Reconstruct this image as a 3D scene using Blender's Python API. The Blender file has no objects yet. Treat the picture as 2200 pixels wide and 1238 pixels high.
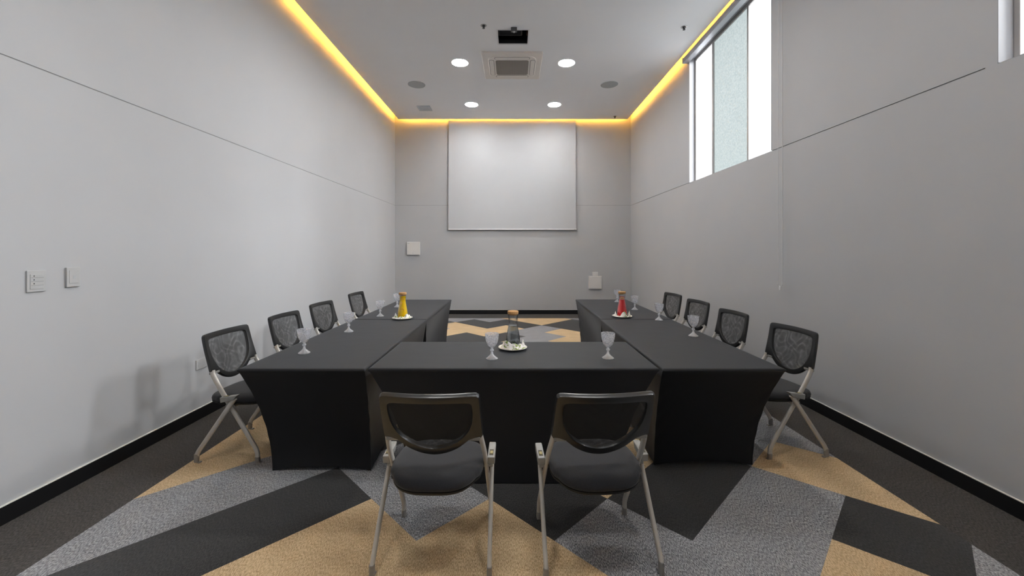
import bpy, bmesh, math, random
from mathutils import Vector
from math import sin, cos, pi, radians, sqrt
random.seed(7)
SC = bpy.context.scene
COL = SC.collection

# ------------------------------------------------------------------ helpers
def link(o, parent=None):
    COL.objects.link(o)
    if parent is not None:
        o.parent = parent
    return o

def obj(name, bm, mats, parent=None, smooth=False, bevel=0, seg=2, angle=40, subsurf=0):
    bm.normal_update()
    me = bpy.data.meshes.new(name)
    bm.to_mesh(me); bm.free()
    for m in (mats if isinstance(mats, (list, tuple)) else [mats]):
        me.materials.append(m)
    if smooth:
        for p in me.polygons: p.use_smooth = True
        try: me.set_sharp_from_angle(angle=radians(angle))
        except Exception: pass
    o = bpy.data.objects.new(name, me)
    link(o, parent)
    if bevel:
        b = o.modifiers.new('bevel', 'BEVEL'); b.width = bevel; b.segments = seg
        b.limit_method = 'ANGLE'; b.angle_limit = radians(35)
    if subsurf:
        s = o.modifiers.new('subsurf', 'SUBSURF'); s.levels = subsurf; s.render_levels = subsurf
    return o

def tag(o, label=None, cat=None, group=None, kind=None):
    if label: o['label'] = label
    if cat: o['category'] = cat
    if group: o['group'] = group
    if kind: o['kind'] = kind
    return o

def thing(name, label, cat, loc=(0, 0, 0), rz=0, group=None):
    o = bpy.data.objects.new(name, None)
    o.empty_display_size = 0.1
    link(o); o.location = loc; o.rotation_euler = (0, 0, rz)
    return tag(o, label, cat, group)

def dup(root, loc, rz, label, group=None):
    r = root.copy(); link(r); r.location = loc; r.rotation_euler = (0, 0, rz)
    r['label'] = label
    if group: r['group'] = group
    for ch in list(root.children):
        c = ch.copy(); COL.objects.link(c); c.parent = r
        for g in ch.children:
            d = g.copy(); COL.objects.link(d); d.parent = c
    return r

def struct(name, bm, mats, parent=None, **k):
    o = obj(name, bm, mats, parent, **k)
    if parent is None: o['kind'] = 'structure'
    return o

def box(bm, x0, x1, y0, y1, z0, z1, mi=0):
    v = [bm.verts.new((x, y, z)) for x in (x0, x1) for y in (y0, y1) for z in (z0, z1)]
    for f in ((0, 1, 3, 2), (4, 6, 7, 5), (0, 4, 5, 1), (2, 3, 7, 6), (0, 2, 6, 4), (1, 5, 7, 3)):
        bm.faces.new([v[i] for i in f]).material_index = mi
    return v

def hexa(bm, bottom, top, mi=0):
    """bottom / top: four points each, counter-clockwise from above"""
    b = [bm.verts.new(p) for p in bottom]; t = [bm.verts.new(p) for p in top]
    fs = [bm.faces.new(b[::-1]), bm.faces.new(t)]
    for i in range(4):
        j = (i + 1) % 4
        fs.append(bm.faces.new((b[i], b[j], t[j], t[i])))
    for f in fs: f.material_index = mi

def lathe(bm, prof, n=32, mi=0, cx=0, cy=0):
    rings = []
    for r, z in prof:
        if r < 1e-5:
            rings.append([bm.verts.new((cx, cy, z))])
        else:
            rings.append([bm.verts.new((cx + r*cos(2*pi*i/n), cy + r*sin(2*pi*i/n), z)) for i in range(n)])
    for a, b in zip(rings, rings[1:]):
        for i in range(n):
            j = (i + 1) % n
            if len(a) == 1 and len(b) == 1: continue
            if len(a) == 1: f = bm.faces.new((a[0], b[j], b[i]))
            elif len(b) == 1: f = bm.faces.new((a[i], a[j], b[0]))
            else: f = bm.faces.new((a[i], a[j], b[j], b[i]))
            f.material_index = mi

def disc_y(bm, r, y0, y1, x, z, n=16, mi=0):
    a = [bm.verts.new((x + r*cos(2*pi*i/n), y0, z + r*sin(2*pi*i/n))) for i in range(n)]
    b = [bm.verts.new((x + r*cos(2*pi*i/n), y1, z + r*sin(2*pi*i/n))) for i in range(n)]
    bm.faces.new(a); bm.faces.new(b[::-1])
    for i in range(n):
        j = (i + 1) % n
        bm.faces.new((a[i], b[i], b[j], a[j]))

def tube_x(bm, r, x0, x1, y, z, n=14):
    a = [bm.verts.new((x0, y + r*cos(2*pi*i/n), z + r*sin(2*pi*i/n))) for i in range(n)]
    b = [bm.verts.new((x1, y + r*cos(2*pi*i/n), z + r*sin(2*pi*i/n))) for i in range(n)]
    bm.faces.new(a[::-1]); bm.faces.new(b)
    for i in range(n):
        j = (i + 1) % n
        bm.faces.new((a[i], a[j], b[j], b[i]))

def sweep(bm, pts, hx, hp, n=14, power=2.6, side=Vector((1, 0, 0))):
    """tube of super-elliptic section: half width hx along `side`, hp across it"""
    pts = [Vector(p) for p in pts]
    rings = []
    for i, p in enumerate(pts):
        if i == 0: t = pts[1] - p
        elif i == len(pts) - 1: t = p - pts[i-1]
        else: t = (pts[i+1] - p).normalized() + (p - pts[i-1]).normalized()
        t.normalize()
        s = (side - t*side.dot(t)).normalized()
        u = t.cross(s)
        ring = []
        for k in range(n):
            a = 2*pi*k/n
            c, d = cos(a), sin(a)
            c = math.copysign(abs(c)**(2/power), c); d = math.copysign(abs(d)**(2/power), d)
            ring.append(bm.verts.new(p + s*hx*c + u*hp*d))
        rings.append(ring)
    for a, b in zip(rings, rings[1:]):
        for k in range(n):
            j = (k + 1) % n
            bm.faces.new((a[k], a[j], b[j], b[k]))
    bm.faces.new(rings[0][::-1]); bm.faces.new(rings[-1])

def smooth_path(ctrl, n=6):
    """Catmull-Rom through the control points"""
    c = [Vector(p) for p in ctrl]
    c = [c[0]*2 - c[1]] + c + [c[-1]*2 - c[-2]]
    out = []
    for i in range(1, len(c) - 2):
        p0, p1, p2, p3 = c[i-1:i+3]
        for k in range(n):
            t = k/n
            out.append(0.5*((2*p1) + (p2 - p0)*t + (2*p0 - 5*p1 + 4*p2 - p3)*t*t + (3*p1 - p0 - 3*p2 + p3)*t**3))
    out.append(c[-2])
    return out

# ---------------------------------------------------------------- materials
def node_mat(name):
    m = bpy.data.materials.new(name); m.use_nodes = True
    nt = m.node_tree
    return m, nt, nt.nodes, nt.links, nt.nodes['Principled BSDF']

def mapped(nt, scale=(1, 1, 1), rot=0, loc=(0, 0, 0)):
    tc = nt.nodes.new('ShaderNodeTexCoord'); mp = nt.nodes.new('ShaderNodeMapping')
    mp.inputs['Scale'].default_value = scale; mp.inputs['Rotation'].default_value = (0, 0, rot)
    mp.inputs['Location'].default_value = loc
    nt.links.new(tc.outputs['Object'], mp.inputs['Vector'])
    return mp.outputs['Vector']

def noise(nt, vec, scale, detail=3, rough=.5):
    n = nt.nodes.new('ShaderNodeTexNoise')
    n.inputs['Scale'].default_value = scale; n.inputs['Detail'].default_value = detail
    n.inputs['Roughness'].default_value = rough
    nt.links.new(vec, n.inputs['Vector'])
    return n.outputs['Fac']

def ramp(nt, fac, stops, interp='LINEAR'):
    r = nt.nodes.new('ShaderNodeValToRGB'); r.color_ramp.interpolation = interp
    el = r.color_ramp.elements
    while len(el) < len(stops): el.new(.5)
    for e, (p, c) in zip(el, stops):
        e.position = p; e.color = (*c, 1)
    nt.links.new(fac, r.inputs['Fac'])
    return r.outputs['Color']

def bump(nt, bsdf, height, strength, dist=.01):
    b = nt.nodes.new('ShaderNodeBump')
    b.inputs['Strength'].default_value = strength; b.inputs['Distance'].default_value = dist
    nt.links.new(height, b.inputs['Height']); nt.links.new(b.outputs['Normal'], bsdf.inputs['Normal'])

def plain(name, col, rough=.5, spec=.5, metal=0, var=.06, scale=8, bmp=0, bscale=200, sheen=0):
    m, nt, N, L, b = node_mat(name)
    v = mapped(nt)
    f = noise(nt, v, scale, 4)
    lo = tuple(max(0, c*(1 - var)) for c in col); hi = tuple(min(1, c*(1 + var)) for c in col)
    L.new(ramp(nt, f, [(.3, lo), (.7, hi)]), b.inputs['Base Color'])
    b.inputs['Roughness'].default_value = rough; b.inputs['Specular IOR Level'].default_value = spec
    b.inputs['Metallic'].default_value = metal
    if sheen:
        b.inputs['Sheen Weight'].default_value = sheen; b.inputs['Sheen Roughness'].default_value = .5
    if bmp: bump(nt, b, noise(nt, v, bscale, 2), bmp, .002)
    return m

def emitter(name, col, strength):
    m, nt, N, L, b = node_mat(name)
    b.inputs['Base Color'].default_value = (*[min(1, c) for c in col], 1)
    b.inputs['Emission Color'].default_value = (*col, 1)
    b.inputs['Emission Strength'].default_value = strength
    return m

def carpet(name, lo, mid, hi, rot):
    m, nt, N, L, b = node_mat(name)
    v = mapped(nt, (1, .27, 1), rot)
    f = noise(nt, v, 270, 2, .65)
    g = noise(nt, mapped(nt), 5, 3)
    c = ramp(nt, f, [(.36, lo), (.5, mid), (.66, hi)])
    mx = N.new('ShaderNodeMix'); mx.data_type = 'RGBA'; mx.blend_type = 'MULTIPLY'
    mx.inputs['Factor'].default_value = 1
    L.new(c, mx.inputs['A'])
    L.new(ramp(nt, g, [(.3, (.86, .86, .86)), (.7, (1.0, 1.0, 1.0))]), mx.inputs['B'])
    L.new(mx.outputs['Result'], b.inputs['Base Color'])
    b.inputs['Roughness'].default_value = 1; b.inputs['Specular IOR Level'].default_value = .1
    b.inputs['Sheen Weight'].default_value = .24 if mid[0] < .05 else .10; b.inputs['Sheen Roughness'].default_value = .5
    bump(nt, b, f, .5, .004)
    return m

M = {}
M['wall'] = plain('wall_paint', (.462, .466, .478), .55, .3, var=.02, scale=1.3, bmp=.06, bscale=260)
M['back_wall'] = plain('back_wall_paint', (.443, .447, .459), .55, .3, var=.02, scale=1.3, bmp=.06, bscale=260)
M['ceiling'] = plain('ceiling_paint', (.87, .875, .90), .7, .2, var=.015, scale=1)
M['groove'] = plain('groove_shade', (.30, .30, .30), .8, .2)
M['white'] = plain('white_paint', (.78, .78, .79), .5, .3, var=.02)
M['reveal'] = plain('reveal_paint', (.36, .36, .375), .6, .3, var=.02)
M['plate_white'] = plain('switch_plastic', (.47, .47, .47), .35, .4, var=.02)
M['box_white'] = plain('box_enamel', (.66, .64, .62), .4, .4, var=.02)
M['base_black'] = plain('baseboard_black', (.008, .008, .009), .45, .35)
M['caulk'] = plain('caulk', (.85, .83, .76), .6, .3)
M['alu'] = plain('window_aluminium', (.42, .40, .39), .45, .5, .3)
M['cassette'] = plain('blind_cassette_aluminium', (.46, .47, .50), .35, .5, .4)
M['cord'] = plain('blind_chain', (.66, .66, .66), .4, .4)
M['screen'] = plain('screen_fabric', (.51, .52, .54), .9, .1, var=.01, scale=2)
M['ac'] = plain('air_conditioner_plastic', (.78, .73, .69), .5, .3, var=.02)
M['ac_dark'] = plain('air_conditioner_gap', (.05, .05, .05), .7, .2)
M['speaker'] = plain('speaker_grille', (.46, .475, .485), .8, .2, var=.1, scale=300)
M['vent'] = plain('vent_grille', (.52, .56, .61), .6, .3)
M['dark'] = plain('dark_cavity', (.012, .012, .014), .7, .2)
M['projector'] = plain('projector_case', (.09, .09, .095), .5, .4)
M['brown'] = plain('brown_timber', (.10, .045, .03), .7, .2)
M['steel'] = plain('sprinkler_metal', (.10, .10, .10), .35, .5, .6)
M['chrome'] = plain('sprinkler_ring', (.45, .45, .45), .3, .5, .6)
M['frame_black'] = plain('chair_black_plastic', (.016, .016, .016), .30, .65, var=.1, scale=60)
M['seat_fabric'] = plain('seat_fabric', (.024, .024, .027), .85, .3, var=.25, scale=420, bmp=.3, bscale=500, sheen=.15)
M['seat_pan'] = plain('seat_pan_plastic', (.012, .012, .012), .5, .4)
M['leg_grey'] = plain('silver_painted_steel', (.56, .53, .485), .4, .5, .15, var=.08, scale=14)
M['bracket'] = plain('bracket_grey', (.31, .305, .285), .45, .5, .1, var=.08, scale=30)
M['foot'] = plain('foot_cap_grey', (.30, .28, .26), .5, .4, .2, var=.1, scale=40)
M['slot'] = plain('latch_slot', (.07, .06, .035), .5, .4)
M['latch'] = plain('latch_yellow', (.40, .33, .14), .5, .4)
M['china'] = plain('cream_china', (.80, .76, .67), .25, .5, var=.02)
M['cork'] = plain('cork', (.48, .265, .11), .75, .2, var=.25, scale=150)
M['orange'] = plain('orange_flesh', (.95, .50, .03), .5, .4, var=.2, scale=80)
M['lemon'] = plain('citrus_slice', (.85, .45, .22), .5, .4, var=.2, scale=80)
M['led_case'] = plain('led_profile', (.6, .6, .6), .4, .5)
M['lamp_ring'] = plain('downlight_ring', (.8, .8, .8), .4, .4)
M['lamp'] = emitter('downlight_diffuser', (1, .99, .975), 50)
M['led'] = emitter('led_amber', (1, .47, .06), 36)

D = radians
carp = {}
for i, r in ((0, D(45)), (1, D(-45)), (2, 0)):
    carp['T', i] = carpet('carpet_tan_%d' % i, (.38, .255, .13), (.65, .47, .27), (.86, .67, .43), r)
    carp['G', i] = carpet('carpet_grey_%d' % i, (.085, .086, .092), (.285, .288, .302), (.62, .625, .64), r)
    carp['D', i] = carpet('carpet_charcoal_%d' % i, (.013, .013, .0135), (.031, .030, .0295), (.068, .065, .062), r)
carp['B', 0] = carpet('carpet_border', (.028, .025, .023), (.064, .058, .053), (.125, .113, .103), D(90))

def cloth_mat():
    m, nt, N, L, b = node_mat('black_stretch_fabric')
    v = mapped(nt)
    f = noise(nt, v, 500, 2)
    L.new(ramp(nt, f, [(.3, (.0075, .0075, .009)), (.7, (.0105, .0105, .0125))]), b.inputs['Base Color'])
    b.inputs['Roughness'].default_value = .62; b.inputs['Specular IOR Level'].default_value = .35
    b.inputs['Sheen Weight'].default_value = .15; b.inputs['Sheen Roughness'].default_value = .35; b.inputs['Sheen Tint'].default_value = (.86, .92, 1, 1)
    v2 = mapped(nt, (1, 1, 1))
    bump(nt, b, noise(nt, v2, 3.5, 2), .12, .02)
    return m
M['cloth'] = cloth_mat()

def pane_mat(name, c0, c1, strength, scale, clear=0):
    m, nt, N, L, b = node_mat(name)
    v = mapped(nt)
    f = noise(nt, v, scale, 4, .7)
    col = ramp(nt, f, [(.35, c0), (.68, c1)])
    L.new(col, b.inputs['Emission Color']); b.inputs['Emission Strength'].default_value = strength  # daylight behind the glass, put in as the pane's own glow
    b.inputs['Base Color'].default_value = (.13, .15, .15, 1)
    b.inputs['Roughness'].default_value = .6; b.inputs['Specular IOR Level'].default_value = .15
    bump(nt, b, f, .4, .004)
    if clear:                       # frosted glass that lets part of the daylight straight through
        tr = N.new('ShaderNodeBsdfTransparent'); mx = N.new('ShaderNodeMixShader'); mx.inputs['Fac'].default_value = clear
        L.new(b.outputs['BSDF'], mx.inputs[1]); L.new(tr.outputs[0], mx.inputs[2])
        L.new(mx.outputs[0], N['Material Output'].inputs['Surface'])
    return m
M['pane_bright'] = pane_mat('frosted_pane_daylight', (.95, .97, 1), (1, 1, 1), .85, 60, .5)
M['pane_dim'] = pane_mat('rippled_pane_daylight', (.47, .56, .57), (.74, .82, .82), .31, 45)

def mesh_weave(name, rot, freq, warp):
    """black net: square holes between threads, in the back's own u/v"""
    m, nt, N, L, b = node_mat(name)
    uv = N.new('ShaderNodeUVMap'); mp = N.new('ShaderNodeMapping')
    mp.inputs['Rotation'].default_value = (0, 0, rot); mp.inputs['Scale'].default_value = (freq, freq, 1)
    wn = N.new('ShaderNodeTexNoise'); wn.inputs['Scale'].default_value = 7; wn.inputs['Detail'].default_value = 1
    L.new(uv.outputs['UV'], wn.inputs['Vector'])
    wv = N.new('ShaderNodeVectorMath'); wv.operation = 'SCALE'; wv.inputs['Scale'].default_value = warp
    L.new(wn.outputs['Color'], wv.inputs[0])
    av = N.new('ShaderNodeVectorMath'); av.operation = 'ADD'
    L.new(uv.outputs['UV'], av.inputs[0]); L.new(wv.outputs['Vector'], av.inputs[1])
    L.new(av.outputs['Vector'], mp.inputs['Vector'])
    sep = N.new('ShaderNodeSeparateXYZ'); L.new(mp.outputs['Vector'], sep.inputs['Vector'])
    hs = []
    for ax in ('X', 'Y'):
        s = N.new('ShaderNodeMath'); s.operation = 'FRACT'; L.new(sep.outputs[ax], s.inputs[0])
        g = N.new('ShaderNodeMath'); g.operation = 'GREATER_THAN'; g.inputs[1].default_value = .27
        L.new(s.outputs[0], g.inputs[0]); hs.append(g)
    mul = N.new('ShaderNodeMath'); mul.operation = 'MULTIPLY'
    L.new(hs[0].outputs[0], mul.inputs[0]); L.new(hs[1].outputs[0], mul.inputs[1])
    tr = N.new('ShaderNodeBsdfTransparent'); mix = N.new('ShaderNodeMixShader')
    L.new(mul.outputs[0], mix.inputs['Fac']); L.new(b.outputs['BSDF'], mix.inputs[1]); L.new(tr.outputs[0], mix.inputs[2])
    L.new(mix.outputs[0], N['Material Output'].inputs['Surface'])
    b.inputs['Base Color'].default_value = (.035, .035, .035, 1); b.inputs['Roughness'].default_value = .6
    b.inputs['Specular IOR Level'].default_value = .2
    return m
M['net_a'] = mesh_weave('back_net_outer', D(1), 380, 0)
M['net_b'] = mesh_weave('back_net_inner', D(2.6), 387, .014)

def thin_glass(name, tint=(1, 1, 1), white=.0, relief=0, rscale=120, base=.06):
    m, nt, N, L, b = node_mat(name)
    N.remove(b)
    tr = N.new('ShaderNodeBsdfTransparent'); tr.inputs['Color'].default_value = (*tint, 1)
    gl = N.new('ShaderNodeBsdfGlossy'); gl.inputs['Roughness'].default_value = .04
    lw = N.new('ShaderNodeLayerWeight'); lw.inputs['Blend'].default_value = .35
    rm = N.new('ShaderNodeMapRange'); rm.inputs['To Min'].default_value = base; rm.inputs['To Max'].default_value = .75
    L.new(lw.outputs['Facing'], rm.inputs['Value'])
    mix = N.new('ShaderNodeMixShader')
    L.new(rm.outputs[0], mix.inputs['Fac']); L.new(tr.outputs[0], mix.inputs[1]); L.new(gl.outputs[0], mix.inputs[2])
    out = mix.outputs[0]
    if relief:
        v = mapped(nt)
        vo = N.new('ShaderNodeTexVoronoi'); vo.inputs['Scale'].default_value = rscale
        L.new(v, vo.inputs['Vector'])
        bp = N.new('ShaderNodeBump'); bp.inputs['Strength'].default_value = relief; bp.inputs['Distance'].default_value = .004
        L.new(vo.outputs['Distance'], bp.inputs['Height'])
        L.new(bp.outputs['Normal'], gl.inputs['Normal']); L.new(bp.outputs['Normal'], lw.inputs['Normal'])
    if white:
        df = N.new('ShaderNodeBsdfTranslucent'); df.inputs['Color'].default_value = (.97, .97, .99, 1)
        d2 = N.new('ShaderNodeBsdfDiffuse'); d2.inputs['Color'].default_value = (.95, .95, .97, 1)
        ad = N.new('ShaderNodeMixShader'); ad.inputs['Fac'].default_value = .5
        L.new(df.outputs[0], ad.inputs[1]); L.new(d2.outputs[0], ad.inputs[2])
        m2 = N.new('ShaderNodeMixShader'); m2.inputs['Fac'].default_value = white
        if relief:
            mr = N.new('ShaderNodeMapRange'); mr.inputs['From Min'].default_value = .0; mr.inputs['From Max'].default_value = .6
            mr.inputs['To Min'].default_value = white*.6; mr.inputs['To Max'].default_value = white*1.5
            L.new(vo.outputs['Distance'], mr.inputs['Value']); L.new(mr.outputs[0], m2.inputs['Fac'])
        L.new(out, m2.inputs[1]); L.new(ad.outputs[0], m2.inputs[2]); out = m2.outputs[0]
    L.new(out, N['Material Output'].inputs['Surface'])
    return m
M['cut_glass'] = thin_glass('cut_glass', (.97, .97, .99), .19, .6, 110, .12)
M['stem_glass'] = thin_glass('stem_glass', (.95, .95, .97), .42, 0, 90, .22)
M['clear_glass'] = thin_glass('carafe_glass', (.985, .99, .99), 0, 0, base=.03)
M['water'] = thin_glass('still_water', (.62, .66, .68), 0, 0, base=.05)

def liquid(name, col, glow=.0):
    m, nt, N, L, b = node_mat(name)
    f = noise(nt, mapped(nt, (1, 1, .35)), 45, 3)
    L.new(ramp(nt, f, [(.3, tuple(c*.9 for c in col)), (.7, col)]), b.inputs['Base Color'])
    b.inputs['Roughness'].default_value = .12
    b.inputs['Subsurface Weight'].default_value = .25; b.inputs['Subsurface Radius'].default_value = (.02, .012, .004)
    return m
M['yellow'] = liquid('yellow_juice', (1.0, .64, .0))
M['red'] = liquid('red_juice', (.88, .025, .03))
M['pink'] = liquid('pale_pink_ice', (.80, .40, .38))

def napkin_mat(name, green):
    m, nt, N, L, b = node_mat(name)
    v = mapped(nt, (1, 1, 1.6))
    f = noise(nt, v, 34, 2, .5)
    L.new(ramp(nt, f, [(.0, (.84, .80, .76)), (.55, (.84, .80, .76)), (.575, green), (.66, tuple(c*.5 for c in green)), (.69, (.84, .80, .76))]), b.inputs['Base Color'])
    b.inputs['Roughness'].default_value = .9
    return m
M['napkin'] = napkin_mat('leaf_print_napkin', (.30, .42, .08))

# ------------------------------------------------------------------- room
WL, WR, YB, YF = -2.776, 2.757, 9.517, -1.8       # wall faces: left, right, screen wall, wall behind
CZ, TOPZ = 4.543, 4.76                             # underside of the slab, roof of the light cove
GAP, TH, GZ, GH = .107, .16, 2.553, .0035

# carpet tiles: a 45 degree lattice of 0.5 m squares inside a plain border
P = .35355
def lat(k, m):
    x, y = .21 + P*k, 2.076 + P*m
    if k > 2: x += .0042*(k - 2)**2; y += .0034*(k - 2)**2
    return (x, y)
cells = {}
def setc(c, s):
    for q in s: cells[q] = c
setc('T', [(-3,0),(-1,0),(-2,-1),(0,-1),(-4,-1),(-6,3),(-7,2),(-5,4),(1,2),(4,-1),(5,2),(6,1),(1,18),(0,19),(2,19),(-1,20),(1,20),
           (-4,17),(-3,16),(-2,15),(-1,16),(-4,15),(2,15),(3,14),(2,13),(-1,12),(-1,-2),(-3,-2),(0,-3),(5,-2),(4,-3),(3,12),(-3,4),(2,3),(-2,5),(1,4)])
setc('G', [(1,0),(2,-1),(-6,1),(-5,2),(-7,0),(-3,2),(-2,1),(3,0),(4,1),(6,-1),(6,3),(4,19),(-2,19),(-4,19),(-3,20),(3,20),(0,15),(1,16),
           (1,14),(0,13),(1,12),(2,-3),(3,-2),(-8,-1),(-7,-2),(-5,20),(5,20),(5,18),(5,4),(4,3),(4,5),(6,5),(5,6)])
setc('D', [(-4,1),(-5,0),(-6,-1),(-4,3),(-1,2),(0,1),(2,1),(3,2),(5,0),(-3,18),(-2,17),(-1,18),(0,17),(2,17),(3,18),(3,16),(4,17),
           (-5,18),(-1,14),(-3,14),(-2,13),(-3,12),(-5,-2),(-6,-3),(1,-2)])
def colour(k, m):
    if (k, m) in cells: return cells[k, m]
    return 'TDGDTG'[((k*2 + (m//2)*3 + (k*m) % 5)) % 6]
def clip(poly, ax, val, keep_less):
    out = []
    for i, a in enumerate(poly):
        b = poly[(i + 1) % len(poly)]
        ia = (a[ax] <= val) == keep_less; ib = (b[ax] <= val) == keep_less
        if ia: out.append(a)
        if ia != ib:
            t = (val - a[ax])/(b[ax] - a[ax])
            out.append((a[0] + (b[0] - a[0])*t, a[1] + (b[1] - a[1])*t))
    return out
BX0, BX1, BY0, BY1 = -2.272, 2.318, -1.3, 8.93
mats_f = list(carp.values()); keys_f = list(carp.keys())
bm = bmesh.new()
for k in range(-9, 9):
    for m in range(-12, 22):
        if (k + m) % 2 == 0: continue
        p = [lat(k, m - 1), lat(k + 1, m), lat(k, m + 1), lat(k - 1, m)]
        for a, v, l in ((0, BX0, False), (0, BX1, True), (1, BY0, False), (1, BY1, True)):
            if p: p = clip(p, a, v, l)
        q = []
        for pt in p:
            if not q or (abs(pt[0] - q[-1][0]) + abs(pt[1] - q[-1][1])) > 1e-4: q.append(pt)
        if len(q) > 2:
            f = bm.faces.new([bm.verts.new((x, y, 0)) for x, y in q])
            f.material_index = keys_f.index((colour(k, m), (k*3 + m*7 + (k*m)) % 3))
XR = 2.90
bi = keys_f.index(('B', 0))
for x0, x1, y0, y1 in ((WL - .1, BX0, YF, YB), (BX1, XR, YF, YB), (BX0, BX1, BY1, YB), (BX0, BX1, YF, BY0)):
    bm.faces.new([bm.verts.new(p) for p in ((x0, y0, 0), (x1, y0, 0), (x1, y1, 0), (x0, y1, 0))]).material_index = bi
box(bm, WL - .1, XR, YF, YB, -.12, -.01, bi)
struct('floor', bm, mats_f)

# walls: a lower and an upper board with a fine shadow groove between them
bm = bmesh.new()
box(bm, WL - TH, WL, YF, YB, -.12, GZ - GH)
box(bm, WL - TH, WL - .003, YF, YB, GZ - GH, GZ + GH, 1)
box(bm, WL - TH, WL, YF, YB, GZ + GH, TOPZ)
struct('wall_left', bm, [M['wall'], M['groove']])
bm = bmesh.new()
box(bm, WL - TH, XR + .1, YB, YB + TH, -.12, GZ - GH)
box(bm, WL - TH, XR + .1, YB + .004, YB + TH, GZ - GH, GZ + GH, 1)
box(bm, WL - TH, XR + .1, YB, YB + TH, GZ + GH, TOPZ)
struct('wall_back', bm, [M['back_wall'], M['groove']])
bm = bmesh.new()
box(bm, WL - TH, XR + .1, YF - TH, YF, -.12, TOPZ)
struct('wall_front', bm, M['wall'])
W1, W2, WTOP = (4.33, 6.353), (.29, 2.309), 4.50
RB, RFr = 2.775, 2.838                               # foot of the right wall: at the screen end, at the near end
bm = bmesh.new()
xo = WR + TH + .1
hexa(bm, [(RFr, YF, -.12), (xo, YF, -.12), (xo, YB, -.12), (RB, YB, -.12)],
     [(WR, YF, GZ - GH), (xo, YF, GZ - GH), (xo, YB, GZ - GH), (WR, YB, GZ - GH)])
def wr(y0, y1, z0, z1, mi=0, dx=0): box(bm, WR + dx, xo, y0, y1, z0, z1, mi)
for y0, y1 in ((YF, W2[0]), (W2[1], W1[0]), (W1[1], YB)):
    e0 = .06 if y0 == W2[1] else 0
    if e0: wr(y0, y0 + e0, GZ - GH, GZ + GH)
    wr(y0 + e0, y1, GZ - GH, GZ + GH, 1, .008)
    wr(y0, y1, GZ + GH, TOPZ)
for w in (W1, W2): wr(w[0], w[1], WTOP, TOPZ)
struct('wall_right', bm, [M['wall'], M['groove']])

# ceiling slab with the hatch opening, cove roof above
HX0, HX1, HY0, HY1 = -.222, .212, 5.606, 5.996
SX0, SX1, SYB = WL + GAP, WR - GAP, YB - GAP
bm = bmesh.new()
T2 = .06
for x0, x1, y0, y1 in ((SX0, HX0, YF, SYB), (HX1, SX1, YF, SYB), (HX0, HX1, YF, HY0), (HX0, HX1, HY1, SYB)):
    box(bm, x0, x1, y0, y1, CZ, CZ + T2)
box(bm, WL - TH, xo, YF - TH, YB + TH, TOPZ + .25, TOPZ + .35)
box(bm, WL - TH, HX0 - .3, YF - TH, YB + TH, TOPZ, TOPZ + .05)
box(bm, HX1 + .3, xo, YF - TH, YB + TH, TOPZ, TOPZ + .05)
box(bm, HX0 - .3, HX1 + .3, YF - TH, HY0 - .2, TOPZ, TOPZ + .05)
box(bm, HX0 - .3, HX1 + .3, HY1 + .3, YB + TH, TOPZ, TOPZ + .05)
struct('ceiling', bm, M['ceiling'])

# baseboards (thin pale sealant line on top)
BH = .098
bm = bmesh.new(); box(bm, WL, WL + .013, YF, YB, 0, BH); box(bm, WL, WL + .011, YF, YB, BH, BH + .005, 1)
struct('baseboard_left', bm, [M['base_black'], M['caulk']])
bm = bmesh.new(); box(bm, WL + .013, RB - .013, YB - .013, YB, 0, BH); box(bm, WL + .013, RB - .013, YB - .006, YB, BH, BH + .004, 1)
struct('baseboard_back', bm, [M['base_black'], M['caulk']])
bm = bmesh.new()
fr = BH/GZ
def rx(y, z):
    foot = RB + (RFr - RB)*(YB - y)/(YB - YF)
    return foot + (WR - foot)*(z + .12)/(GZ - GH + .12)
def rstrip(t, z0, z1, mi):
    hexa(bm, [(rx(YF, z0) - t, YF, z0), (rx(YF, z0) + .002, YF, z0), (rx(YB, z0) + .002, YB, z0), (rx(YB, z0) - t, YB, z0)],
         [(rx(YF, z1) - t, YF, z1), (rx(YF, z1) + .002, YF, z1), (rx(YB, z1) + .002, YB, z1), (rx(YB, z1) - t, YB, z1)], mi)
rstrip(.013, 0, BH, 0); rstrip(.011, BH, BH + .005, 1)
struct('baseboard_right', bm, [M['base_black'], M['caulk']])

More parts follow.
